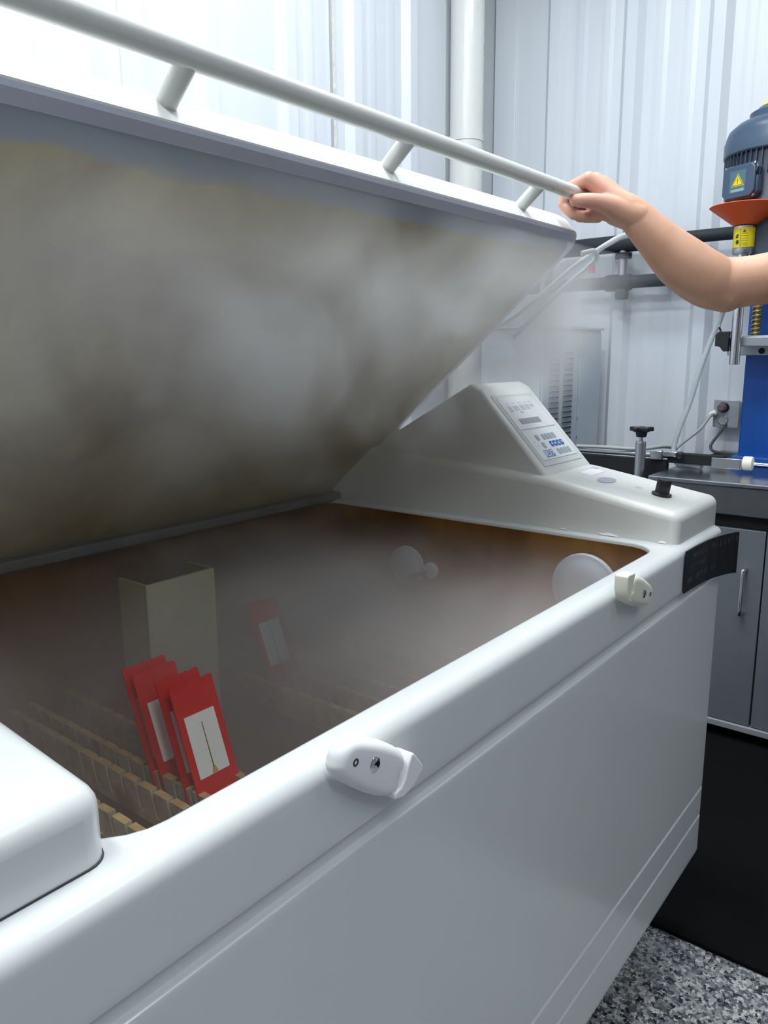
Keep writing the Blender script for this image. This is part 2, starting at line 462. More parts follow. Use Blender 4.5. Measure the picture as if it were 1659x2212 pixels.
# liner
def li(z, g, r=.05): return [(x, y, z) for x, y in rrect(ox0 - g, ox1 + g, oy0 - g, oy1 + g, r + g)]
loft('chamber_liner', [li(.799, -.0012), li(.78, -.0015), li(.46, -.006), li(.42, -.012), li(.405, -.035)], LINER, CH, cap0=False, cap1=True)
for yy, s in ((oy0 + .004, 1), (oy1 - .004, -1)):
    box('rack_ledge', ox0 + .02, ox1 - .02, min(yy, yy + s * .03), max(yy, yy + s * .03), .525, .555, LINER, CH, .004)
box('base_plinth', X0 + .12, X1 - .12, Y0 + .12, Y1 - .06, .06, .161, BLACKM, CH)
for x in (X0 + .2, X1 - .2):
    for y in (Y0 + .2, Y1 - .14): lathe('foot', [(.03, 0), (.03, .012), (.012, .016), (.012, .06)], UPZ(x, y, 0), BLACKM, CH, 16)
# service gasket line round the opening (thin dark seam under the console)

def riser(name, x0, x1, prof, m, b=.014):
    return prism_x(name, prof, x0, x1, m, CH, b, 5)
riser('left_end_housing', X0 + .012, .2225, [(.388, ZT - .025), (.388, .855), (.62, .872), (1.10, .905), (1.15, .90), (1.15, ZT - .025)], SHELL, .016)
riser('console_base', 1.202, 1.412, [(.375, ZT - .03), (.375, .855), (.60, .892), (1.05, .928), (1.15, .928), (1.15, ZT - .03)], CONSOLE)
# wedge console: keypad slope, ridge, falling back
prism_x('control_console', [(.600, .876), (.612, .896), (.746, 1.039), (.768, 1.049), (.93, .958), (1.06, .935), (1.06, .90), (.62, .86)], 1.216, 1.402, CONSOLE, CH, .006, 3)
# dark seam where housings sit on the rim
outline('housing_seam', rrect(X0 + .011, .2232, .3872, 1.15, .016), .0016, UPZ(0, 0, ZT - .0004), GASK, CH)
# sealant smears where the console meets the rim
for (sx0, sy, ln, h) in ((1.2005, .47, .035, .008), (1.2005, .392, .014, .007), (1.2005, .56, .02, .004)):
    V = []; F = []
    for i in range(9):
        t = i / 8; V += [(sx0, sy + ln * t, ZT + .001), (sx0 + .002, sy + ln * t, ZT + h * (sin(pi * t) ** .5) * (.7 + .3 * random.random()))]
        if i: F.append((2 * i - 2, 2 * i, 2 * i + 1, 2 * i - 1))
    mesh('sealant_smear', V, F, LATCHM, CH)

# keypad panel on the slope
sl0 = Vector((1.222, .6130, .8965)); upv = Vector((0, .746 - .612, 1.039 - .896)).normalized()
KM = frame(sl0, (1, 0, 0), upv) @ Matrix.Translation((.010 - .024 * 1.12, .012 - .020 * 1.12, 0)) @ Matrix.Diagonal((1.12, 1.12, 1, 1))     # local x right, y up the slope, z outwards
KW = .178
kp = outline('keypad_panel', [(.024, .020), (.160, .020), (.160, .168), (.024, .168)], .0018, KM, plain('keypad_frame', srgb(204, 210, 208), .35, var=.01), CH, .0008, 1)
z1 = KM @ Matrix.Translation((0, 0, .0018))
outline('display_plate', [(.031, .094), (.153, .094), (.153, .161), (.031, .161)], .0010, z1, PANELW, kp)
outline('key_plate', [(.031, .031), (.153, .031), (.153, .091), (.031, .091)], .0010, z1, PANELW, kp)
z2 = KM @ Matrix.Translation((0, 0, .0028))
outline('display', [(.050, .104), (.118, .104), (.118, .115), (.050, .115)], .0004, z2, LCD, kp)
for a, b, w, h in ((.046, .130, .010, .012), (.062, .132, .018, .010), (.086, .132, .014, .011), (.104, .133, .012, .010), (.121, .137, .011, .006), (.074, .126, .009, .004)):
    outline('printed_block', [(a, b), (a + w, b), (a + w, b + h), (a, b + h)], .0003, z2, PRINTG, kp)
for a in (.048, .066, .088, .106, .122): outline('printed_line', [(a, .147), (a + .010, .147), (a + .010, .1485), (a, .1485)], .0002, z2, PRINTG, kp)
for j, (yy, xs_, mm) in enumerate(((.074, (.064, .085, .097, .109, .121), KEYG), (.058, (.067, .094, .106, .118, .130), KEYB), (.042, (.100, .112, .124, .136), KEYG))):
    for i, xx in enumerate(xs_):
        m_ = KEYG if (j == 1 and i == 0) else mm
        outline('key', [(xx + q[0], yy + q[1]) for q in rrect(-.0045, .0045, -.0055, .0055, .0018, 2)], .0009, z2, m_, kp)
        if j == 1 and i:
            s = .0022; c = [(xx - s, yy), (xx + s, yy + s), (xx + s, yy - s)] if i == 1 else [(xx + s, yy), (xx - s, yy - s), (xx - s, yy + s)] if i == 2 else [(xx, yy + s), (xx - s, yy - s), (xx + s, yy - s)] if i == 3 else [(xx, yy - s), (xx + s, yy + s), (xx - s, yy + s)]
            outline('arrow_mark', c, .0003, KM @ Matrix.Translation((0, 0, .0037)), LATCHM, kp)
text('maker_lettering', 'Q-FOG', .0135, KM @ Matrix.Translation((.0505, .0362, .0030)), KEYB, kp, .0002, sx=.72)
for yy in (.0345, .0470): outline('maker_rule', [(.050, yy), (.080, yy), (.080, yy + .0013), (.050, yy + .0013)], .0003, z2, KEYB, kp)
for xx in (.042, .049): outline('printed_line', [(xx, .066 - (xx - .042)), (xx + .006, .066 - (xx - .042)), (xx + .006, .0668 - (xx - .042)), (xx, .0668 - (xx - .042))], .0002, z2, PRINTG, kp)
# deck of the console base: sticker, oval badge, knob, vents. deck slope from (.374,.855) to (.60,.892)
dk = Vector((0, .226, .037)).normalized()
def deck(x, y): return frame((x, y, .855 + (y - .374) * .037 / .226), (1, 0, 0), dk)
D = deck(1.300, .535)
outline('oval_badge', [(.026 * cos(w * pi / 16), .014 * sin(w * pi / 16)) for w in range(32)], .0012, D, plain('badge_silver', srgb(178, 178, 190), .35, .3, var=.03), CH)
D = deck(1.335, .578); outline('white_sticker', [(-.03, -.012), (.03, -.012), (.03, .012), (-.03, .012)], .0006, D, LATCHM, CH)
D = deck(1.375, .590); outline('small_sticker', [(-.010, -.004), (.010, -.004), (.010, .004), (-.010, .004)], .0006, D, PRINTG, CH)
for dx in (0, .008): outline('deck_mark', [(-.002, -.006), (0, -.006), (.002, .006), (0, .006)], .0004, deck(1.306 + dx, .481), PRINTG, CH)
kn = lathe('control_knob', [(.0165, 0), (.0165, .003), (.012, .005), (.012, .007)], deck(1.300, .4375), BLACK, CH, 28)
pr = [((.0115 + .0007 * (1 if k % 2 else -1)) * cos(2 * pi * k / 36), (.0115 + .0007 * (1 if k % 2 else -1)) * sin(2 * pi * k / 36)) for k in range(36)]
outline('knob_grip', pr, .022, deck(1.300, .4375) @ Matrix.Translation((0, 0, .006)), BLACK, kn, .0012, 2)

# black nameplate over the front right corner, curling free at its end
np_ = [(1.197, .3605), (1.25, .3600), (1.30, .3580), (1.34, .3535), (1.375, .3475), (1.40, .3425), (1.414, .339)]
V = []; F = []
for i, (x, y) in enumerate(np_):
    zt = .800 - .0055 * (i / 6) ** 1.5; zb = .7325 - .012 * (i / 6) ** 1.2
    V += [(x, y, zb), (x, y, zt), (x, y - .0022, zb), (x, y - .0022, zt)]
    if i:
        a = 4 * i; F += [(a - 4, a - 3, a + 1, a), (a - 2, a + 2, a + 3, a - 1), (a - 3, a - 1, a + 3, a + 1), (a - 4, a, a + 2, a - 2)]
F += [(0, 2, 3, 1), (len(V) - 4, len(V) - 3, len(V) - 1, len(V) - 2)]
pl = mesh('nameplate', V, F, BLACKG, CH)
def on_plate(u):      # point on plate front at arclength fraction
    x = 1.197 + .217 * u
    for i in range(len(np_) - 1):
        if x <= np_[i + 1][0]:
            t = (x - np_[i][0]) / (np_[i + 1][0] - np_[i][0]); return x, np_[i][1] + (np_[i + 1][1] - np_[i][1]) * t - .0024
    return np_[-1][0], np_[-1][1] - .0024
EMB = plain('embossed_grey_print', srgb(70, 76, 86), .3, var=.1)
for s_, u0, zz, du, sz in (('MODEL M120010', .16, .781, .066, .014), ('SY 1103', .10, .763, .052, .013), ('UUT DEVICE 05', .06, .745, .045, .013)):
    for i, ch in enumerate(s_):
        if ch == ' ': continue
        u = u0 + i * du; x, y = on_plate(min(u, .97)); x2, y2 = on_plate(min(u + .03, .99))
        text('plate_letter', ch, sz, frame((x, y, zz), (x2 - x + 1e-5, y2 - y, -.001), (0, 0, 1)), EMB, pl, .0002, sx=.8)

# ------------------------------------------------------------------ latches
def latch(name_m, cx, cz, ang, flip, lab):
    M = frame((cx, .3615, cz), (cos(ang), 0, sin(ang)), (0, 0, 1) if abs(cos(ang)) > .1 else (1, 0, 0))
    # local z must point to -y (outwards)
    if (M.to_3x3() @ Vector((0, 0, 1))).y > 0: M = M @ Matrix.Diagonal((1, -1, -1, 1))
    pts = [(-.052, -.010), (-.054, .000), (-.051, .009), (-.042, .0145), (-.022, .0175), (.000, .0190), (.020, .0180), (.030, .0140), (.0325, .006),
           (.030, .000), (.030, -.008), (.034, -.015), (.024, -.0205), (.004, -.0215), (-.020, -.0195), (-.042, -.0160)]
    if flip: pts = [(a, -b) for a, b in pts]
    pp = [Vector((a, b, 0)) for a, b in pts]; pp = spline(pp + [pp[0]], 4)[:-1]
    rg = []
    for d, h in [(.0006, 0), (0, .001), (0, .0055)] + [(.0085 * (1 - cos(w_)), .0055 + .0095 * sin(w_)) for w_ in [radians(15 * k) for k in range(1, 7)]] + [(.016, .01505)]:
        rg.append([(q.x * (1 - d / .050) - .0005, q.y * (1 - d / .0195), h) for q in pp])
    L = loft('latch', rg, LATCHM if not flip else LATCHY, CH, M=M @ Matrix.Translation((0, 0, .003)), sharp=80)
    L['label'] = lab
    s = -1 if flip else 1
    hook = [(.033, .0175 * s), (.036, .0185 * s), (.055, .0120 * s), (.0575, .009 * s), (.052, -.006 * s), (.042, -.017 * s), (.030, -.0205 * s), (.0275, -.016 * s), (.034, -.010 * s), (.0355, -.002 * s), (.0335, .006 * s)]
    outline('latch_hook', hook, .0175, M @ Matrix.Translation((0, 0, .001)), LATCHM if not flip else LATCHY, L, .003, 3)
    lathe('pivot_screw', [(.0062, .0150), (.0062, .0182), (.0050, .0195), (.003, .0200), (0, .0201)], M @ Matrix.Translation((-.0125, .0015, 0)), CHROME, L, 24)
    lathe('screw_hole', [(.0030, .0150), (.0030, .0186), (.0018, .0186), (.0017, .0180), (0, .0180)], M @ Matrix.Translation((-.0375, -.001, 0)), GASK, L, 16)
    lathe('latch_boss', [(.012, -.002), (.012, .005)], M, LATCHM, L, 20)
latch('l', .4265, .7875, radians(-33), False, 'bright white latch near the middle of the front')
latch('l', .966, .797, radians(180 - 22), True, 'ivory latch towards the right end of the front')

# ------------------------------------------------------------------ lid (raised)
LY, LZ = 1.113, .812
U = Vector((0, -.753, .657)).normalized(); Nn = Vector((0, U.z, -U.y))      # Nn points to the lid's outside
LM = Matrix(((1, U.x, Nn.x, 0), (0, U.y, Nn.y, LY), (0, U.z, Nn.z, LZ), (0, 0, 0, 1)))   # local x, along the lid, outwards
LX0, LX1, LL = .250, 1.236, .727
def lr(n_, g, r, u0=0): return [(x, y, n_) for x, y in rrect(LX0 + g, LX1 - g, u0 + g, LL - g, r)]
rings = [lr(.0, .030, .030), lr(.0, .003, .036), lr(.003, 0, .038), lr(.030, 0, .038), lr(.042, .004, .040), lr(.050, .014, .046), lr(.053, .03, .046), lr(.11, .16, .03), lr(.125, .30, .02)]
lid = loft('lid', rings, SHELL2, CH, cap0=False, cap1=True, M=LM)
rim = [lr(.001, .001, .037), lr(-.0025, .004, .036), lr(-.0028, .008, .034), lr(-.0028, .0175, .030)]
loft('lid_rim', rim, UNDERR, lid, cap0=False, cap1=False, M=LM)
inn = [lr(-.0027, .017, .030), lr(.003, .050, .034), lr(.009, .09, .03), lr(.026, .20, .02)]
loft('lid_underside', inn, UNDER, lid, cap0=False, cap1=True, M=LM)
# rear gasket and hinge bar along the back edge
box('rear_gasket', LX0 + .02, LX1 - .02, 1.075, 1.112, ZT - .004, ZT + .014, plain('grey_gasket', srgb(104, 106, 104), .4, var=.2, scale=14), CH, .004)
tube('hinge_rod', [(LX0 - .01, LY + .004, LZ + .004), (LX1 + .01, LY + .004, LZ + .004)], .006, STEEL, CH, 12)
# handle: three posts and a bar
def lidp(x, u, n_): return LM @ Vector((x, u, n_))
bu, bn = LL + .045, .026
hb = tube('handle_bar', [lidp(.262, bu, bn), lidp(1.205, bu, bn)], .0107, PIPEW, lid, 28)
for x in (.441, .742, 1.053):
    tube('handle_post', [lidp(x, LL - .002, bn + .001), lidp(x, bu, bn)], .0094, PIPEW, lid, 20)
for x in (.262, 1.2045): lathe('bar_end_cap', [(.0105, 0), (.009, .003), (0, .004)], frame(lidp(x, bu, bn), (0, 1, 0), (0, 0, 1)) if x > 1 else frame(lidp(x, bu, bn), (0, 0, 1), (0, 1, 0)), PIPEW, lid, 20)

# ------------------------------------------------------------------ inside the chamber
for (y, z, r, d) in ((.512, .720, .058, .012), (.880, .697, .040, .010)):
    Mx = frame((1.176, y, z), (0, 1, 0), (0, 0, 1))    # z axis = +x
    Mx = Mx @ Matrix.Diagonal((1, -1, -1, 1)) if (Mx.to_3x3() @ Vector((0, 0, 1))).x > 0 else Mx
    lathe('wall_port_cover', [(r, 0), (r, d * .4), (r * .97, d * .6), (r * .82, d * .75), (r * .74, d * 1.1), (r * .4, d * 1.35), (0, d * 1.4)], Mx, DISC, CH, 40)
Mx = frame((1.172, .818, .700), (0, 1, 0), (0, 0, -1))
lathe('float_knob', [(.014, .0), (.016, .006), (.012, .012), (0, .014)], Mx, DISC, CH, 24)
tube('float_arm', [(1.165, .816, .700), (1.150, .86, .682)], .004, GASK, CH, 10)

# spray tower: three-sided square duct standing on the floor of the chamber
TW = empty('spray_tower', (.64, .93, .42), 'square cream plastic spray tower standing at the back inside the chamber', 'spray tower')
tx0, tx1, ty0, ty1 = .586, .702, .880, .945
box('tower_front', tx0, tx1, ty0, ty0 + .004, .412, .798, TANK, TW)
box('tower_side', tx0, tx0 + .004, ty0 + .0045, ty1, .412, .798, TANK, TW)
box('tower_side', tx1 - .004, tx1, ty0 + .0045, ty1, .412, .798, TANK, TW)
box('tower_back', tx0 + .0045, tx1 - .0045, ty1 - .004, ty1, .412, .70, TANK, TW)

# slotted bars
def rack_bar(x, lab, y0=.432, y1=1.082, ph=0):
    pitch = .0315; zt, zb, zs = .600, .5565, .567; w = .0048; sl = .0036; lean = .010
    P = [(y0, zb), (y1, zb), (y1, zt)]
    k = int((y1 - .01 - (.437 + ph)) / pitch)
    while k >= 0:
        yc = .437 + ph + k * pitch
        if yc - sl > y0 + .004 and yc + sl + lean < y1 - .002:
            P += [(yc + sl + lean, zt - .0004 * (k % 3)), (yc + sl, zs), (yc - sl, zs), (yc - sl + lean, zt - .0004 * ((k + 1) % 3))]
        k -= 1
    P.append((y0, zt))
    o = prism_x('slotted_rack_bar', P, x - w, x + w, RACKM, None)
    return tag(o, lab, 'rack bar', 'slotted bars holding test panels across the chamber')
order = ['first', 'second', 'third', 'fourth', 'fifth', 'sixth', 'seventh', 'eighth', 'ninth', 'tenth', 'eleventh', 'twelfth']
bx = [.424, .481, .510, .566, .777, .832, .880, .932, .992, 1.035, 1.077]
for i, x in enumerate(bx):
    y1_ = 1.082 if not (tx0 - .01 < x < tx1 + .01) else .86
    rack_bar(x, 'stained wooden slotted rack bar, %s from the left end housing' % order[i], ph=(.003 if i % 2 else 0))

# coated panels in red tape
def coupon(x0, yb, w, h, ang, lab, lw=.045, rot=0.0):
    up = Vector((0, sin(ang), cos(ang)))
    M = frame((x0, yb, .5795), (cos(rot), sin(rot), 0), up)
    e = empty('test_panel', (x0, yb, .5795), lab, 'test panel', 'red taped test panels standing in the slotted bars')
    rim_ = []; n = 14
    for i in range(n + 1): rim_.append((w * i / n, h + .0012 * sin(i * 2.1 + x0 * 50)))
    pts = [(0, 0), (w, 0), (w, h * .5)] + rim_[::-1] + [(0, h * .5)]
    outline('tape_frame', pts, .0022, M, REDT, e)
    a, b, c, d = w * .14, w * .84, h * .235, h * .74
    outline('painted_face', [(a, c), (b, c), (b, d), (a, d)], .0005, M @ Matrix.Translation((0, 0, .0022)), CARDW, e)
    mx = (a + b) / 2
    outline('rust_scribe', [(mx - .0007, c + .008), (mx + .0007, c + .008), (mx + .0005, d - .012), (mx - .0003, d - .012)], .0004, M @ Matrix.Translation((0, 0, .0027)), RUST, e)
    outline('rust_run', [(mx - .004, c + .0005), (mx + .005, c + .0005), (mx + .002, c + .009), (mx - .001, c + .010)], .0002, M @ Matrix.Translation((0, 0, .0027)), RUSTL, e)
    return e
LEAN = radians(20)
coupon(.505, .679, .0625, .148, LEAN, 'red taped white panel with a rust line, front of the four, fully seen')
coupon(.504, .703, .0625, .150, LEAN, 'red taped panel just behind the front one, thin strip of white showing')
coupon(.504, .748, .0625, .148, LEAN + .02, 'red taped panel third from the front, grey white strip showing')
coupon(.502, .765, .0625, .152, LEAN + .02, 'rearmost of the four red taped panels, only its dark red edge and top seen')
coupon(.795, .868, .0625, .140, radians(21), 'faint red taped panel with white face alone in the fog right of the tower')

# ------------------------------------------------------------------ steam
def steam_mat(name, build, col=(.93, .95, .97, 1)):
    m = bpy.data.materials.new(name); m.use_nodes = True; g = NG.__new__(NG); g.m = m; g.t = m.node_tree; g.N = g.t.nodes; g.L = g.t.links
    g.N.clear(); out = g.n('ShaderNodeOutputMaterial'); vs = g.n('ShaderNodeVolumeScatter')
    vs.inputs['Color'].default_value = col; vs.inputs['Anisotropy'].default_value = .15
    g.L.new(vs.outputs[0], out.inputs['Volume'])
    g.L.new(build(g), vs.inputs['Density']); return m

def plume(g):
    v = g.coord(); x, y, z = g.sep(v)
    # height over the raised lid's inner plane (0 at the lid, grows towards the viewer)
    h = g.math('ADD', g.math('MULTIPLY', g.math('SUBTRACT', y, LY), -Nn.y), g.math('MULTIPLY', g.math('SUBTRACT', z, LZ), -Nn.z))
    al = g.math('ADD', g.math('MULTIPLY', g.math('SUBTRACT', y, LY), U.y), g.math('MULTIPLY', g.math('SUBTRACT', z, LZ), U.z))
    n1 = g.noise(g.coord(scale=(1, 1, .8)), 4.2, 3, .55, 1.0)
    a = g.mrange(n1, .40, .64)
    sheet = g.math('MULTIPLY', g.mrange(h, -.01, .03), g.mrange(h, .20, .03))
    # a bank of fog rolling under the upper right half of the lid
    dx = g.math('SUBTRACT', x, .94); du = g.math('SUBTRACT', al, .50)
    dd = g.math('ADD', g.math('MULTIPLY', g.math('MULTIPLY', dx, dx), 3.6), g.math('MULTIPLY', g.math('MULTIPLY', du, du), 12.0))
    bank = g.mrange(dd, 1.0, .0)
    fade = g.math('MULTIPLY', g.math('MULTIPLY', g.mrange(x, 1.48, 1.18), g.mrange(al, .80, .60)), g.mrange(al, .10, .42, .06, 1.0))
    d = g.math('MULTIPLY', g.math('MULTIPLY', sheet, fade), g.math('ADD', g.math('MULTIPLY', a, g.math('ADD', g.math('MULTIPLY', bank, 25.0), 4.5)), 1.0))
    return d

def pool(g):
    v = g.coord(); x, y, z = g.sep(v)
    n1 = g.noise(g.coord(), 6.0, 3, .55, .8); a = g.mrange(n1, .36, .66, .5, 1.0)
    xr = g.mrange(x, .46, .90, .22, 1.0); yr = g.mrange(y, .64, .90, .12, 1.0)
    top = g.mrange(z, .80, .70, .5, 1.0)
    cl = g.mrange(x, .90, 1.15, 1.0, .22)
    return g.math('MULTIPLY', g.math('MULTIPLY', g.math('MULTIPLY', a, g.math('MULTIPLY', xr, cl)), g.math('MULTIPLY', g.math('MAXIMUM', yr, g.mrange(x, .50, .78, 0, .62)), top)), 17.0)

vsteam = prism_x('steam_cloud', [(1.10, .812), (.42, .812), (.30, 1.00), (.36, 1.20), (.545, 1.268)], .20, 1.50, steam_mat('steam_plume', plume, (.985, .985, .985, 1)))
tag(vsteam, 'white steam rolling up in front of the raised lid', 'steam', kind='stuff')
vp = box('fog_pool', .222, 1.175, .403, 1.11, .44, .798, steam_mat('fog_pool', pool, (.95, .82, .79, 1)))
tag(vp, 'thin grey brown fog filling the inside of the open chamber', 'fog', kind='stuff')

# ------------------------------------------------------------------ bench with doors
BN = empty('steel_bench', (2.6, .1, 0), 'grey base cabinet bench with stainless top along the right wall', 'bench')
bx0, bx1, by0, by1 = 2.21, 2.955, -1.4, .786
box('worktop', bx0, bx1, by0, by1, .742, .755, BTOP, BN, .003)
box('apron', bx0 + .004, bx0 + .02, by0, by1, .665, .742, APRON, BN, .002)
box('apron', bx0 + .0205, bx1, by1 - .02, by1 - .004, .665, .742, APRON, BN, .002)
box('black_rail', bx0 + .03, bx0 + .06, by0 + .01, by1 - .01, .628, .6645, BLACKM, BN)  # black rail set back between apron and doors
box('carcass', bx0 + .045, bx1, by0 + .01, by1 - .012, .075, .6645, CABD, BN)
box('bottom_rail', bx0 + .01, bx0 + .044, by0 + .005, by1 - .006, .042, .060, plain('pale_rail', srgb(150, 154, 158), .4), BN, .002)
box('toe_kick', bx0 + .10, bx1, by0 + .02, by1 - .02, .0105, .0745, BLACKM, BN)
dy = by1 - .006
edges = [dy, .462, .10, -.262, -.624, -.986]
for i in range(5):
    d_ = box('door', bx0 + .018, bx0 + .0445, edges[i + 1] + .002, edges[i] - .002, .062, .626, CABD, BN, .0015)
    hy = edges[i + 1] + .045 if i % 2 == 0 else edges[i] - .045
    tube('bar_handle', spline([(bx0 + .018, hy, .518), (bx0 - .006, hy, .515), (bx0 - .010, hy, .505), (bx0 - .010, hy, .405), (bx0 - .006, hy, .395), (bx0 + .018, hy, .392)], 4), .0055, CHROME, d_, 12)

# ------------------------------------------------------------------ rail, beam, post and clamp; black boxes stand for the shaded gap behind
FR = empty('top_rail_frame', (2.65, 1.0, 0), 'steel top rail and black beam over black boxes standing for the shaded gap behind the bench end', 'machine')
box('gap_shade_case', 2.43, 2.95, .800, 1.19, .0105, .60, BLACKM, FR, .004)  # black box put in for the shade of the gap between benches
tube('top_rail', [(2.42, .80, .789), (2.42, 1.19, .789)], .0085, STEEL, FR, 14)
box('gap_shade_plate', 2.405, 2.429, .80, 1.19, .0105, .776, BLACKM, FR, .002)  # black sheet under the rail, stands for the same shaded gap
box('beam', 2.405, 2.435, .632, .799, .769, .800, BLACKM, FR, .002)
box('beam_bracket', 2.395, 2.4045, .585, .665, .766, .796, STEEL, FR, .001)
box('beam_bracket', 2.395, 2.44, .580, .5845, .766, .796, STEEL, FR, .001)
lathe('white_roller', [(.008, -.003), (.019, 0), (.0205, .003), (.0205, .022), (.019, .025), (.008, .028)], frame((2.405, .578, .785), (1, 0, 0), (0, 0, 1)) , LATCHY, FR, 24)
tube('draw_rod', [(2.405, .56, .785), (2.405, .20, .782)], .005, CHROME, FR, 12)
PS = empty('clamp_post', (2.30, .845, .0), 'upright steel post with black star knob behind the console', 'post')
tube('post', [(2.30, .845, .0105), (2.30, .845, .838)], .0155, STEEL, PS, 24)
lathe('post_collar', [(.0155, .834), (.014, .842), (.006, .842), (.006, .858)], UPZ(2.30, .845, 0), STEEL, PS, 24)
st = [((.036 if (k // 2) % 2 == 0 else .022) * cos(2 * pi * (k + .5) / 20), (.036 if (k // 2) % 2 == 0 else .022) * sin(2 * pi * (k + .5) / 20)) for k in range(20)]
outline('star_knob', st, .013, UPZ(2.30, .845, .872), BLACK, PS, .003, 2)
lathe('knob_neck', [(.014, .855), (.016, .862), (.018, .873)], UPZ(2.30, .845, 0), BLACK, PS, 20)
CP = empty('rail_clamp', (2.40, .80, .79), 'small steel clamp with black end on the rail right of the post', 'clamp')
box('clamp_block', 2.392, 2.412, .812, .850, .777, .806, STEEL, CP, .003)
box('clamp_arm', 2.392, 2.416, .752, .810, .789, .806, STEEL, CP, .003)
lathe('clamp_tip', [(.0095, 0), (.0105, .002), (.0105, .016), (.008, .018)], frame((2.39, .755, .798), (0, 0, 1), (0, 1, 0)) @ Matrix.Translation((0, 0, -.002)), BLACK, CP, 20)

# ------------------------------------------------------------------ louvred cabinet
LC = empty('louvred_cabinet', (2.64, 1.34, 0), 'pale blue grey cabinet with two columns of louvres in the corner', 'cabinet')
cx0, cx1, cy0, cy1, cz = 2.40, 2.893, 1.24, 1.47, 1.187
box('cabinet_body', cx0, cx1, cy0, cy1, .0, cz, LOUV, LC, .004)
box('louvre_panel', cx0 + .012, cx0 + .292, cy0 - .006, cy0 - .0002, .10, cz - .03, LOUV, LC, .001)
box('front_panel', cx0 + .302, cx1 - .006, cy0 - .005, cy0 - .0002, .06, cz - .012, LOUV, LC, .001)
box('cabinet_lid', cx0 - .006, cx1 + .006, cy0 - .010, cy1, cz + .0002, cz + .010, LOUV, LC, .002)
zz = cz - .085
for r_ in range(24):
    for c0 in (cx0 + .058, cx0 + .165):
        w_ = .082; y_ = cy0 - .0062; z_ = zz - r_ * .0188
        # half-round pressed louvre, open side upwards
        V = []; F = []; n = 9
        for k in range(n):
            t = k / (n - 1); d = .0095 * sin(pi * t) ** .45
            V += [(c0 + w_ * t, y_, z_ - .011), (c0 + w_ * t, y_ - d, z_)]
            if k: F.append((2 * k - 2, 2 * k, 2 * k + 1, 2 * k - 1))
        o = mesh('louvre', V, F, LOUV, LC, True)
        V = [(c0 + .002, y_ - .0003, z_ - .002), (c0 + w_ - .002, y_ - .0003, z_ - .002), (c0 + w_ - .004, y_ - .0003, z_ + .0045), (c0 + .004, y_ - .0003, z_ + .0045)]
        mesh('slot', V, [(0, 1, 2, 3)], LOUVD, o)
for z in (.80, .87, .94): lathe('screw', [(.003, 0), (.003, .002), (0, .003)], frame((cx0 + .298, cy0 - .005, z), (1, 0, 0), (0, 0, 1)) @ Matrix.Diagonal((1, 1, 1, 1)), STEEL, LC, 10)
cd = empty('conduit', (2.52, 1.30, cz), 'grey metal conduit rising from the top of the louvred cabinet', 'conduit')
tube('conduit_tube', [(2.52, 1.30, cz + .01), (2.52, 1.30, 1.56)], .009, STEEL, cd, 14)
lathe('conduit_fitting', [(.009, .011), (.014, .014), (.019, .03), (.019, .05), (.013, .06), (.013, .08)], UPZ(2.52, 1.30, cz), GALV, cd, 16)
cd = empty('conduit', (2.42, 1.42, cz), 'white plastic conduit behind the steam left of the louvred cabinet top', 'conduit')
tube('conduit_tube', [(2.42, 1.42, cz + .01), (2.42, 1.42, 1.40)], .013, PIPEW, cd, 14)

# ------------------------------------------------------------------ wall pipes
WP = empty('insulated_pipes', (2.90, 1.15, 1.36), 'pair of black insulated pipes joined by an upright tube on the wall', 'pipe')
tube('upper_pipe', [(2.9, 1.26, 1.5), (2.9, .30, 1.496)], .0215, RUBBER, WP, 20)
tube('upper_pipe_sleeve', [(2.9, 1.46, 1.497), (2.9, 1.095, 1.499)], .0315, RUBBER, WP, 20)
tube('lower_pipe', [(2.9, 1.55, 1.360), (2.9, .55, 1.361)], .0235, RUBBER, WP, 20)
tube('tee_joint', [(2.9, 1.235, 1.36), (2.9, 1.225, 1.36), (2.9, 1.145, 1.36), (2.9, 1.135, 1.36)], [.027, .031, .031, .027], RUBBER, WP, 20)
tube('riser_tube', [(2.9, 1.17, 1.30), (2.9, 1.17, 1.50)], .0175, STEEL, WP, 20)
tube('riser_clamp', [(2.9, 1.17, 1.445), (2.9, 1.17, 1.465)], .030, RUBBER, WP, 20)
tube('riser_end', [(2.9, 1.17, 1.30), (2.9, 1.17, 1.335)], .0245, RUBBER, WP, 20)
tube('hanger_rod', [(2.9, 1.175, 1.51), (2.9, 1.175, 1.60)], .004, STEEL, WP, 8)
for y in (.55, 1.02, 1.5): box('pipe_bracket', 2.9, 2.995, y - .01, y + .01, 1.35, 1.51, STEEL, WP)
vh = tube('valve_handle', [(2.86, 1.275, 1.435), (2.86, 1.275, 1.40)], [.010, .0115], REDK, WP, 14)

# hoses beside the lid
hs = tube('air_hose', spline([(1.246, .575, 1.262), (1.262, .560, 1.266), (1.272, .560, 1.255), (1.268, .575, 1.240), (1.258, .61, 1.21), (1.25, .70, 1.13)], 8), .0042, HOSE, None, 14)
tag(hs, 'short curled clear hose at the upper right corner of the lid', 'hose')

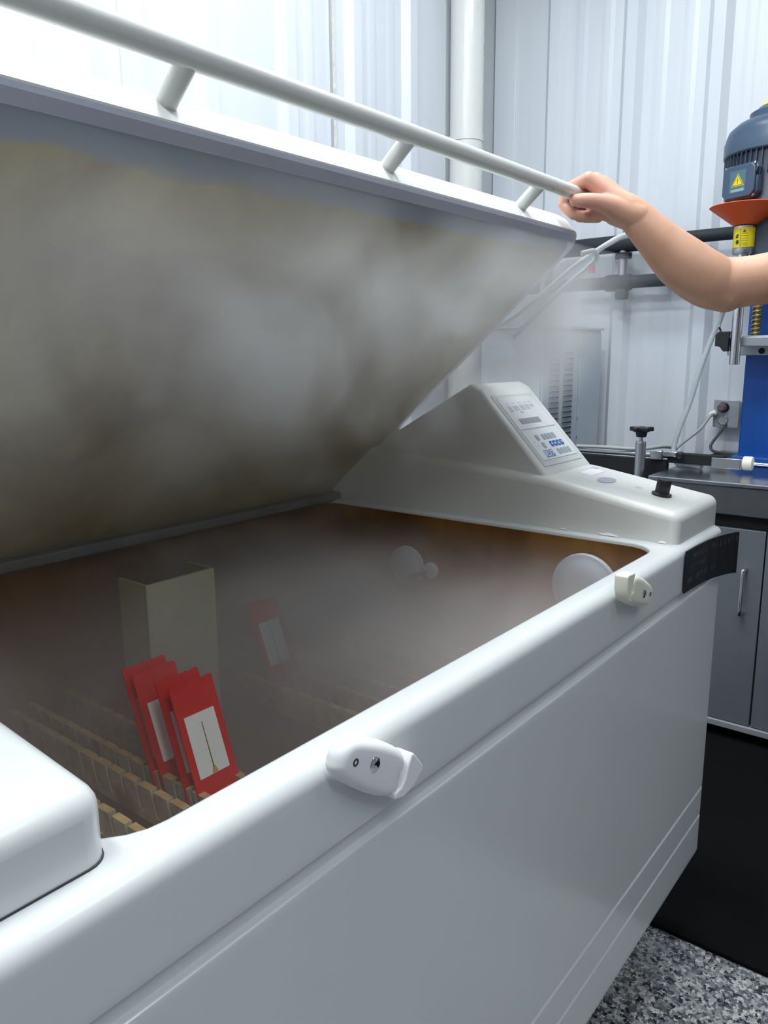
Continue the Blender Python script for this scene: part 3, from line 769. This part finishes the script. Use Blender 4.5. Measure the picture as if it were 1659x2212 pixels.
# ------------------------------------------------------------------ drill press
DP = empty('drill_press', (2.68, .55, .755), 'blue drill press with slate grey motor standing on the steel bench', 'drill press')
box('column', 2.64, 2.80, .44, .655, .7565, 1.50, BLUE, DP, .006)
box('column_base', 2.56, 2.90, .30, .655, .7555, .785, BLUE, DP, .005)
MX, MY, MR = 2.64, .600, .157
def mo(z): return UPZ(MX, MY, z)
lathe('motor_body', [(MR * .97, 1.510), (MR * .97, 1.53), (MR * .93, 1.54), (MR * .93, 1.675)], mo(0), MOTORD, DP, 48)
for k in range(60):
    w = 2 * pi * k / 60
    if cos(w) > .2: continue
    M = UPZ(MX, MY, 0) @ Matrix.Rotation(w, 4, 'Z')
    box('cooling_fin', MR * .92, MR * .985, -.0012, .0012, 1.60, 1.674, MOTORD, DP, M=M)
lathe('fan_cowl', [(MR * .985, 1.664), (MR * 1.01, 1.668), (MR * 1.01, 1.705), (MR * .985, 1.714), (MR * .985, 1.718), (MR * .94, 1.738), (MR * .80, 1.757), (MR * .62, 1.768), (MR * .60, 1.771), (MR * .60, 1.786), (MR * .48, 1.796), (MR * .46, 1.801), (0, 1.802)], mo(0), MOTOR, DP, 56, sharp=30)
lathe('yellow_cap', [(MR * .44, 1.8022), (MR * .40, 1.811), (0, 1.813)], mo(0), YELP, DP, 32)
# junction box faces the camera side: outward direction
jd = Vector((-.86, .40, 0)).normalized(); jx = Vector((0, 0, 1)).cross(jd); 
JB = frame(Vector((MX, MY, 1.580)) + jd * (MR - .012), jx, (0, 0, 1))
jb = outline('terminal_box', [(a, b) for a, b in ((-.045, -.048), (-.058, -.034), (-.058, .034), (-.045, .048), (.045, .048), (.058, .034), (.058, -.034), (.045, -.048))], .022, JB, MOTOR, DP, .004, 2)
outline('terminal_lid', [(a * .93, b * .93) for a, b in ((-.045, -.048), (-.058, -.034), (-.058, .034), (-.045, .048), (.045, .048), (.058, .034), (.058, -.034), (.045, -.048))], .008, JB @ Matrix.Translation((0, 0, .0225)), MOTOR, jb, .003, 2)
F0 = JB @ Matrix.Translation((0, 0, .0307))
outline('warning_label', [(-.028, -.030), (.026, -.030), (.026, .030), (-.028, .030)], .0004, F0, plain('teal_label', srgb(72, 110, 122), .4), jb)
def tri(s, cy): return [(-s, cy - s * .62), (s, cy - s * .62), (0, cy + s * 1.05)]
outline('warning_triangle', tri(.021, .000), .0004, F0 @ Matrix.Translation((0, 0, .0005)), YELLOW, jb)
outline('triangle_border', tri(.018, .000), .0004, F0 @ Matrix.Translation((0, 0, .0007)), INK, jb)
outline('triangle_field', tri(.0155, .000), .0004, F0 @ Matrix.Translation((0, 0, .0010)), YELLOW, jb)
text('exclamation_mark', '!', .022, F0 @ Matrix.Translation((-.0025, -.0075, .0015)), INK, jb, .0002)
outline('label_text_strip', [(-.022, -.027), (.022, -.027), (.022, -.020), (-.022, -.020)], .0004, F0 @ Matrix.Translation((0, 0, .0005)), plain('pale_teal', srgb(130, 170, 178), .4), jb)
for a, b in ((-.052, .046), (.052, .046), (-.052, -.046), (.052, -.046)): lathe('screw', [(.004, .022), (.004, .026), (0, .028)], JB @ Matrix.Translation((a * .93, b * .93, 0)), CHROME, jb, 10)
gl = outline('cable_gland', [(.012 * cos(w * pi / 8), .012 * sin(w * pi / 8)) for w in range(16)], .030, frame(Vector((MX, MY, 1.60)) + jd * (MR + .004) + jx * .058, jd, (0, 0, 1)), BLACK, jb, .002)
outline('side_switch', [(-.02, -.022), (.02, -.022), (.02, .022), (-.02, .022)], .03, frame((MX - .150, MY - .065, 1.578), (.2, -1, 0), (0, 0, 1)), BLACK, DP, .003)
# spindle head and rods
SX, SY = 2.46, .640
lathe('quill_cover', [(.0265, 1.376), (.0285, 1.380), (.0285, 1.391), (.0275, 1.392), (.0275, 1.452), (.024, 1.454)], UPZ(SX, SY, 0), STEEL, DP, 32)
lb = lathe('yellow_quill_label', [(.0283, 1.394), (.0283, 1.446)], UPZ(SX, SY, 0), YELLOW, DP, 40)
lb.modifiers.new('solid', 'SOLIDIFY').thickness = .0004
def onq(w, z, r=.0290): return frame((SX + r * cos(w), SY + r * sin(w), z), (-sin(w), cos(w), 0), (0, 0, 1))
wq = math.atan2(-SY, -SX)      # towards the viewer's side of the bench
outline('label_dot', [(.0045 * cos(k * pi / 8), .006 * sin(k * pi / 8)) for k in range(16)], .0004, onq(wq - .62, 1.408), INK, lb)
outline('label_symbol', [(-.006, -.004), (-.002, .001), (-.004, .001), (.001, .006), (.004, .004), (.002, -.002), (.003, -.005)], .0004, onq(wq - .66, 1.424), INK, lb)
outline('label_rule', [(-.0004, -.024), (.0004, -.024), (.0004, .024), (-.0004, .024)], .0004, onq(wq - .34, 1.420), INK, lb)
for zt_, ln in ((1.430, .5), (1.424, .62), (1.417, .62), (1.411, .55), (1.404, .45), (1.399, .5)):
    for q in range(5): outline('label_text_line', [(-.0018, 0), (.0018, 0), (.0018, .0007), (-.0018, .0007)], .0003, onq(wq - .2 + q * .13, zt_), RUST, lb)
outline('label_triangle', [(-.0045, -.003), (.0045, -.003), (0, .005)], .0003, onq(wq + .0, 1.437), RUST, lb)
lathe('spindle', [(.0140, 1.066), (.0145, 1.068), (.0145, 1.377)], UPZ(SX, SY, 0), CHROME, DP, 32)
box('head_casting', 2.472, 2.66, .52, .625, 1.36, 1.508, MOTORD, DP, .005)
cone = lathe('funnel_guard', [(.0300, 1.4555), (.0310, 1.4545), (.0355, 1.458), (.098, 1.506), (.096, 1.508), (.034, 1.461), (.0290, 1.457)], UPZ(SX, SY, 0), ORANGE, DP, 48)
# table bracket, springs, guide rods in front of the column
box('slide_bracket', 2.50, 2.638, .50, .655, 1.130, 1.150, ALU, DP, .003)
box('slide_bracket', 2.60, 2.638, .44, .70, 1.092, 1.1295, ALU, DP, .003)
box('slide_lip', 2.478, 2.4995, .42, .668, 1.118, 1.146, ALU, DP, .003)
for y in (.60, .47): lathe('bracket_hole', [(.009, 0), (.009, .002)], frame((2.5995, y, 1.105), (0, 0, 1), (0, 1, 0)), BLACKM, DP, 16)
sp = [(2.56 + .0125 * cos(w * pi / 6), .612 + .0125 * sin(w * pi / 6), 1.151 + .14 * w / 132) for w in range(133)]
tube('return_spring', sp, .0036, BRASS, DP, 8)
tube('guide_rod', [(2.56, .612, 1.150), (2.56, .612, 1.36)], .0075, BRASS, DP, 12)
tube('guide_rod', [(2.56, .562, 1.150), (2.56, .562, 1.36)], .0085, CHROME, DP, 16)
lathe('rod_collar', [(.010, 0), (.0115, .004), (.0105, .03), (.0115, .034), (.010, .04)], UPZ(2.56, .562, 1.19), STEEL, DP, 16)
sw = outline('limit_switch', [(-.020, -.020), (-.020, .012), (-.012, .022), (.018, .022), (.018, -.036), (.004, -.036), (-.006, -.022)], .020, frame((2.47, .676, 1.140), (0, -1, 0), (0, 0, 1)) , BLACK, DP, .002)
tube('switch_lever', [(2.462, .684, 1.162), (2.462, .690, 1.175)], .003, BLACK, sw, 8)
lathe('switch_roller', [(.006, -.003), (.006, .003)], frame((2.460, .6915, 1.180), (0, 1, 0), (0, 0, 1)), STEEL, sw, 16)

# outlet, cords and hose
OB = empty('outlet_box', (2.99, .792, .886), 'metal wall outlet box with two round sockets left of the blue column', 'outlet')
box('cover_plate', 2.940, 2.9436, .735, .822, .838, .935, GALV, OB, .002)
box('box_body', 2.944, 2.9955, .742, .815, .844, .929, GALV, OB, .003)
for z in (.909, .864):
    s_ = lathe('socket', [(.0185, 0), (.019, .002), (.016, .004), (.015, .0015), (0, .0015)], frame((2.9398, .788, z), (0, 0, 1), (0, 1, 0)), GALV if z < .9 else BLACK, OB, 24)
pgl = lathe('plug_body', [(.014, 0), (.016, .004), (.015, .020), (.010, .026)], frame((2.938, .790, .909), (0, 0, 1), (0, 1, 0)), plain('maroon_grey_plug', srgb(112, 92, 96), .5), OB, 20)
c_ = tube('power_cord', spline([(2.925, .812, .888), (2.91, .824, .878), (2.88, .848, .832), (2.84, .895, .782), (2.78, .90, .762), (2.66, .86, .785), (2.50, .85, .806), (2.42, .90, .803), (2.40, 1.0, .805), (2.41, 1.1, .801)], 8), .0055, GREYC, None, 10)
tag(c_, 'grey power cord drooping from the outlet to the steel top rail', 'cord')
lathe('white_cord_grip', [(.006, 0), (.011, .004), (.010, .02), (.006, .026)], frame((2.930, .808, .893), (0, .4, .7), (.6, .2, 0)), LATCHM, OB, 14)
c_ = tube('power_cord', spline([(2.935, .775, .848), (2.90, .785, .82), (2.87, .798, .79), (2.86, .80, .772), (2.85, .785, .7605), (2.82, .74, .7605), (2.80, .66, .7605)], 8), .005, DCAB, None, 10)
tag(c_, 'dark cord looping from the outlet down behind the blue column', 'cord')
c_ = tube('clear_hose', spline([(1.243, .86, 1.11), (1.250, .80, 1.125), (1.262, .72, 1.160), (1.270, .66, 1.200), (1.275, .60, 1.245), (1.30, .558, 1.278), (1.36, .545, 1.300), (1.50, .565, 1.31), (1.75, .61, 1.32), (2.05, .65, 1.33), (2.30, .672, 1.30), (2.45, .683, 1.255), (2.50, .695, 1.215), (2.51, .718, 1.158), (2.50, .745, 1.062), (2.50, .772, .949), (2.50, .800, .86), (2.50, .812, .795), (2.47, .790, .7625), (2.45, .76, .763), (2.42, .70, .763)], 10),
          [.0046] * 50 + [.0046 + .0034 * min(1, i / 60) for i in range(60)] + [.008] * 91, HOSE, None, 14)
tag(c_, 'pale clear hose from the lid edge, behind the arm and down to the steel bench', 'hose')

# ------------------------------------------------------------------ person: arm, hand on the handle, body beyond the frame
PE = empty('person', (1.55, -.15, 0), 'person reaching in from the right, bare arm and fist holding the lid handle', 'person')
def caps(chain):
    """closed tapered tube with round ends around the chain of (x,y,z,r)"""
    bm = bmesh.new()
    P = [Vector(c[:3]) for c in chain]; rr = [c[3] for c in chain]
    sp_ = []; 
    for i in range(len(P) - 1):
        L_ = (P[i + 1] - P[i]).length; k = max(2, int(L_ / .004))
        for j in range(k): t = j / k; sp_.append((P[i].lerp(P[i + 1], t), rr[i] * (1 - t) + rr[i + 1] * t))
    sp_.append((P[-1], rr[-1]))
    V = []; F = []; n = 36
    # end caps as shrinking rings
    def rings_():
        out = []
        t = (sp_[1][0] - sp_[0][0]).normalized()
        for k in range(5): w = radians(90 * (1 - k / 5) - 4); out.append((sp_[0][0] - t * sp_[0][1] * sin(w), sp_[0][1] * cos(w), t))
        for i in range(len(sp_)):
            a = sp_[max(0, i - 3)][0]; b = sp_[min(len(sp_) - 1, i + 3)][0]; out.append((sp_[i][0], sp_[i][1], (b - a).normalized()))
        t = (sp_[-1][0] - sp_[-2][0]).normalized()
        for k in range(1, 6): w = radians(90 * k / 5 - 4); out.append((sp_[-1][0] + t * sp_[-1][1] * sin(w), sp_[-1][1] * cos(w), t))
        return out
    RR = rings_(); a = RR[0][2].orthogonal().normalized()
    for c, r, t in RR:
        a = (a - t * a.dot(t)).normalized(); b = t.cross(a)
        for k in range(n): w = 2 * pi * k / n; V.append(c + (a * cos(w) + b * sin(w)) * r)
    for i in range(len(RR) - 1):
        for k in range(n): F.append((i * n + k, i * n + (k + 1) % n, (i + 1) * n + (k + 1) % n, (i + 1) * n + k))
    F.append(tuple(range(n))[::-1]); F.append(tuple(range((len(RR) - 1) * n, len(RR) * n)))
    return V, F
def smooth_chain(ch, n=5):
    p = spline([Vector(c[:3]) for c in ch], n); r = spline([Vector((c[3], 0, 0)) for c in ch], n)
    return [(a.x, a.y, a.z, b.x) for a, b in zip(p, r)]
parts = []
arm = smooth_chain([(1.186, .502, 1.332, .0150), (1.190, .487, 1.319, .0210), (1.197, .471, 1.305, .0245), (1.212, .442, 1.272, .0300), (1.235, .409, 1.236, .0385), (1.258, .380, 1.212, .0405), (1.276, .361, 1.203, .0395), (1.290, .330, 1.205, .037), (1.302, .300, 1.209, .0375), (1.345, .225, 1.222, .041), (1.40, .135, 1.25, .045), (1.445, .06, 1.285, .052)])
parts.append(caps(arm))
# point of the elbow
parts.append(caps([(1.262, .372, 1.200, .034), (1.276, .352, 1.190, .030)]))
# metacarpals fan from the wrist
fx = [1.160, 1.179, 1.197, 1.213]
mc = [(1.163, .5300, 1.3570), (1.181, .5265, 1.3585), (1.199, .522, 1.356), (1.214, .517, 1.3505)]
wr_ = [(1.186, .478, 1.312), (1.194, .477, 1.313), (1.202, .475, 1.311), (1.209, .473, 1.306)]
for i in range(4):
    a, b = Vector(wr_[i]), Vector(mc[i]); mid = a.lerp(b, .5) + Vector((0, .002, .002))
    parts.append(caps([(*a, .0190), (*mid, .0135), (*b, .0115)]))
# palm pad under the metacarpals
parts.append(caps([(1.186, .487, 1.304, .0155), (1.180, .508, 1.3095, .0120), (1.168, .523, 1.3115, .0105)]))
parts.append(caps([(1.208, .485, 1.300, .0150), (1.210, .508, 1.307, .0120)]))
parts.append(caps([(1.196, .485, 1.306, .0180), (1.192, .505, 1.322, .0150)]))
# fingers over the bar (bar centre y .548 z 1.330)
pip = [(1.162, .5605, 1.3480), (1.180, .563, 1.349), (1.198, .561, 1.348), (1.213, .556, 1.345)]
dip = [(1.162, .5690, 1.3250), (1.180, .571, 1.325), (1.198, .569, 1.325), (1.212, .565, 1.325)]
tip = [(1.160, .5500, 1.3085), (1.177, .548, 1.307), (1.195, .547, 1.308), (1.209, .547, 1.311)]
tp2 = [(1.158, .5290, 1.3050), (1.175, .525, 1.3040), (1.193, .525, 1.305), (1.207, .528, 1.308)]
rad = [(.0110, .0092, .0085, .0078, .0070), (.0112, .0094, .0087, .0080, .0072), (.0108, .0090, .0083, .0076, .0070), (.0098, .0080, .0074, .0068, .0062)]
for i in range(4):
    c = [(*mc[i], rad[i][0]), (*pip[i], rad[i][1]), (*dip[i], rad[i][2]), (*tip[i], rad[i][3]), (*tp2[i], rad[i][4])]
    parts.append(caps(c))
# thumb, leaving the side of the palm and lying along the bar end
th = smooth_chain([(1.193, .462, 1.300, .0200), (1.180, .481, 1.308, .0185), (1.164, .496, 1.3165, .0145), (1.151, .510, 1.3215, .0118), (1.143, .5215, 1.3235, .0108), (1.139, .5310, 1.3240, .0102), (1.1365, .5370, 1.3245, .0090)], 4)
parts.append(caps(th))
V = []; F = []
for v, f in parts:
    n = len(V); V += v; F += [tuple(i + n for i in q) for q in f]
me = bpy.data.meshes.new('body'); me.from_pydata([tuple(v) for v in V], [], F)
bm = bmesh.new(); bm.from_mesh(me); bmesh.ops.recalc_face_normals(bm, faces=bm.faces); bm.to_mesh(me); bm.free()
t_ = bpy.data.objects.new('tmp', me); COL.objects.link(t_)
rm = t_.modifiers.new('r', 'REMESH'); rm.mode = 'VOXEL'; rm.voxel_size = .0016; rm.use_smooth_shade = True
sm = t_.modifiers.new('s', 'SMOOTH'); sm.factor = .5; sm.iterations = 7
bpy.context.view_layer.update()
arm_me = bpy.data.meshes.new_from_object(t_.evaluated_get(bpy.context.evaluated_depsgraph_get())); bpy.data.objects.remove(t_)
# neck and head (beyond the frame), same skin mesh
def ell(c, r, n=24, m=16, f=None):
    V = []; F = []
    for i in range(m + 1):
        for k in range(n):
            p = Vector((sin(pi * i / m) * cos(2 * pi * k / n), sin(pi * i / m) * sin(2 * pi * k / n), cos(pi * i / m)))
            if f: p = f(p)
            V.append(Vector(c) + Vector((p.x * r[0], p.y * r[1], p.z * r[2])))
    for i in range(m):
        for k in range(n): F.append((i * n + k, i * n + (k + 1) % n, (i + 1) * n + (k + 1) % n, (i + 1) * n + k))
    return V, F
bm = bmesh.new(); bm.from_mesh(arm_me)
fwd = Vector((-.35, .94, 0)); rgt = Vector((.94, .35, 0)); HC = Vector((1.58, -.12, 1.62))
def hp(a, b, c): return HC + rgt * a + fwd * b + Vector((0, 0, c))
def add(VF):
    vs = [bm.verts.new(v) for v in VF[0]]
    for f in VF[1]:
        try: bm.faces.new([vs[i] for i in f])
        except Exception: pass
add(ell(HC, (.078, .092, .115)))
add(ell(hp(0, .045, -.06), (.052, .050, .060)))
add(caps([(*(HC + Vector((0, -.02, -.20))), .058), (*(HC + Vector((0, -.01, -.06))), .052)]))
add(caps([(*hp(0, .088, .02), .009), (*hp(0, .106, -.022), .014)]))
for s in (-1, 1): add(ell(hp(.078 * s, -.005, -.005), (.012, .020, .030)))
add(caps([(*hp(-.022, .088, -.058), .006), (*hp(.022, .088, -.058), .006)]))
# other arm hanging
add(caps([(1.77, -.18, 1.28, .05), (1.82, -.20, 1.02, .040), (1.80, -.14, .80, .026), (1.79, -.12, .76, .028)]))
for k in range(4): add(caps([(1.79 - .006 + .0, -.145 + .017 * k, .745, .011), (1.785, -.14 + .018 * k, .70 - .01 * (k in (1, 2)), .009), (1.778, -.14 + .018 * k, .67 - .008 * (k in (1, 2)), .008)]))
add(caps([(1.785, -.095, .765, .012), (1.775, -.070, .735, .010), (1.768, -.062, .71, .009)]))
bmesh.ops.recalc_face_normals(bm, faces=bm.faces); bm.to_mesh(arm_me); bm.free()
bd = link('body', arm_me, SKIN, PE, True)
for s in (-1, 1):
    e_ = ell(hp(.030 * s, .080, .012), (.012, .012, .012)); mesh('eye', *e_, plain('eye_white', srgb(230, 230, 226), .2), PE, True)
mesh('hair', *ell(HC + Vector((0, 0, .022)) - fwd * .022, (.090, .094, .112)), HAIR, PE, True)
# shirt: torso with short sleeves
def skinobj(name, chain_list, m, vox=.008, sc=None):
    V = []; F = []
    for c in chain_list:
        v, f = caps(c) if not isinstance(c, tuple) else c
        n = len(V); V += v; F += [tuple(i + n for i in q) for q in f]
    me = bpy.data.meshes.new(name); me.from_pydata([tuple(v) for v in V], [], F)
    bm = bmesh.new(); bm.from_mesh(me); bmesh.ops.recalc_face_normals(bm, faces=bm.faces); bm.to_mesh(me); bm.free()
    t = bpy.data.objects.new('tmp', me); COL.objects.link(t)
    r = t.modifiers.new('r', 'REMESH'); r.mode = 'VOXEL'; r.voxel_size = vox
    s = t.modifiers.new('s', 'SMOOTH'); s.factor = .5; s.iterations = 8
    bpy.context.view_layer.update()
    me = bpy.data.meshes.new_from_object(t.evaluated_get(bpy.context.evaluated_depsgraph_get())); bpy.data.objects.remove(t); me.name = name
    return link(name, me, m, PE, True)
skinobj('shirt', [[(1.46, -.10, 1.34, .075), (1.60, -.15, 1.38, .085), (1.72, -.18, 1.34, .075)],
                  [(1.53, -.13, 1.25, .115), (1.55, -.14, 1.0, .105), (1.56, -.15, .88, .115)], [(1.65, -.16, 1.25, .115), (1.64, -.16, 1.0, .105), (1.64, -.16, .88, .115)],
                  [(1.46, -.08, 1.33, .070), (1.430, .05, 1.275, .060), (1.405, .115, 1.258, .054)], [(1.72, -.18, 1.33, .070), (1.79, -.19, 1.18, .058), (1.80, -.19, 1.12, .054)]], SHIRT)
skinobj('trousers', [[(1.53, -.14, .90, .110), (1.52, -.14, .78, .095), (1.51, -.12, .45, .070), (1.51, -.13, .12, .055)], [(1.66, -.16, .90, .110), (1.68, -.17, .78, .095), (1.69, -.15, .45, .070), (1.70, -.17, .12, .055)]], JEANS)
for x, y in ((1.51, -.13), (1.70, -.17)):
    V_, F_ = caps([(x + .01, y - .05, .045, .036), (x - .02, y + .06, .045, .040), (x - .045, y + .14, .040, .032)])
    mesh('shoe', [(v.x, v.y, max(.011, v.z)) for v in V_], F_, BLACK, PE, True)
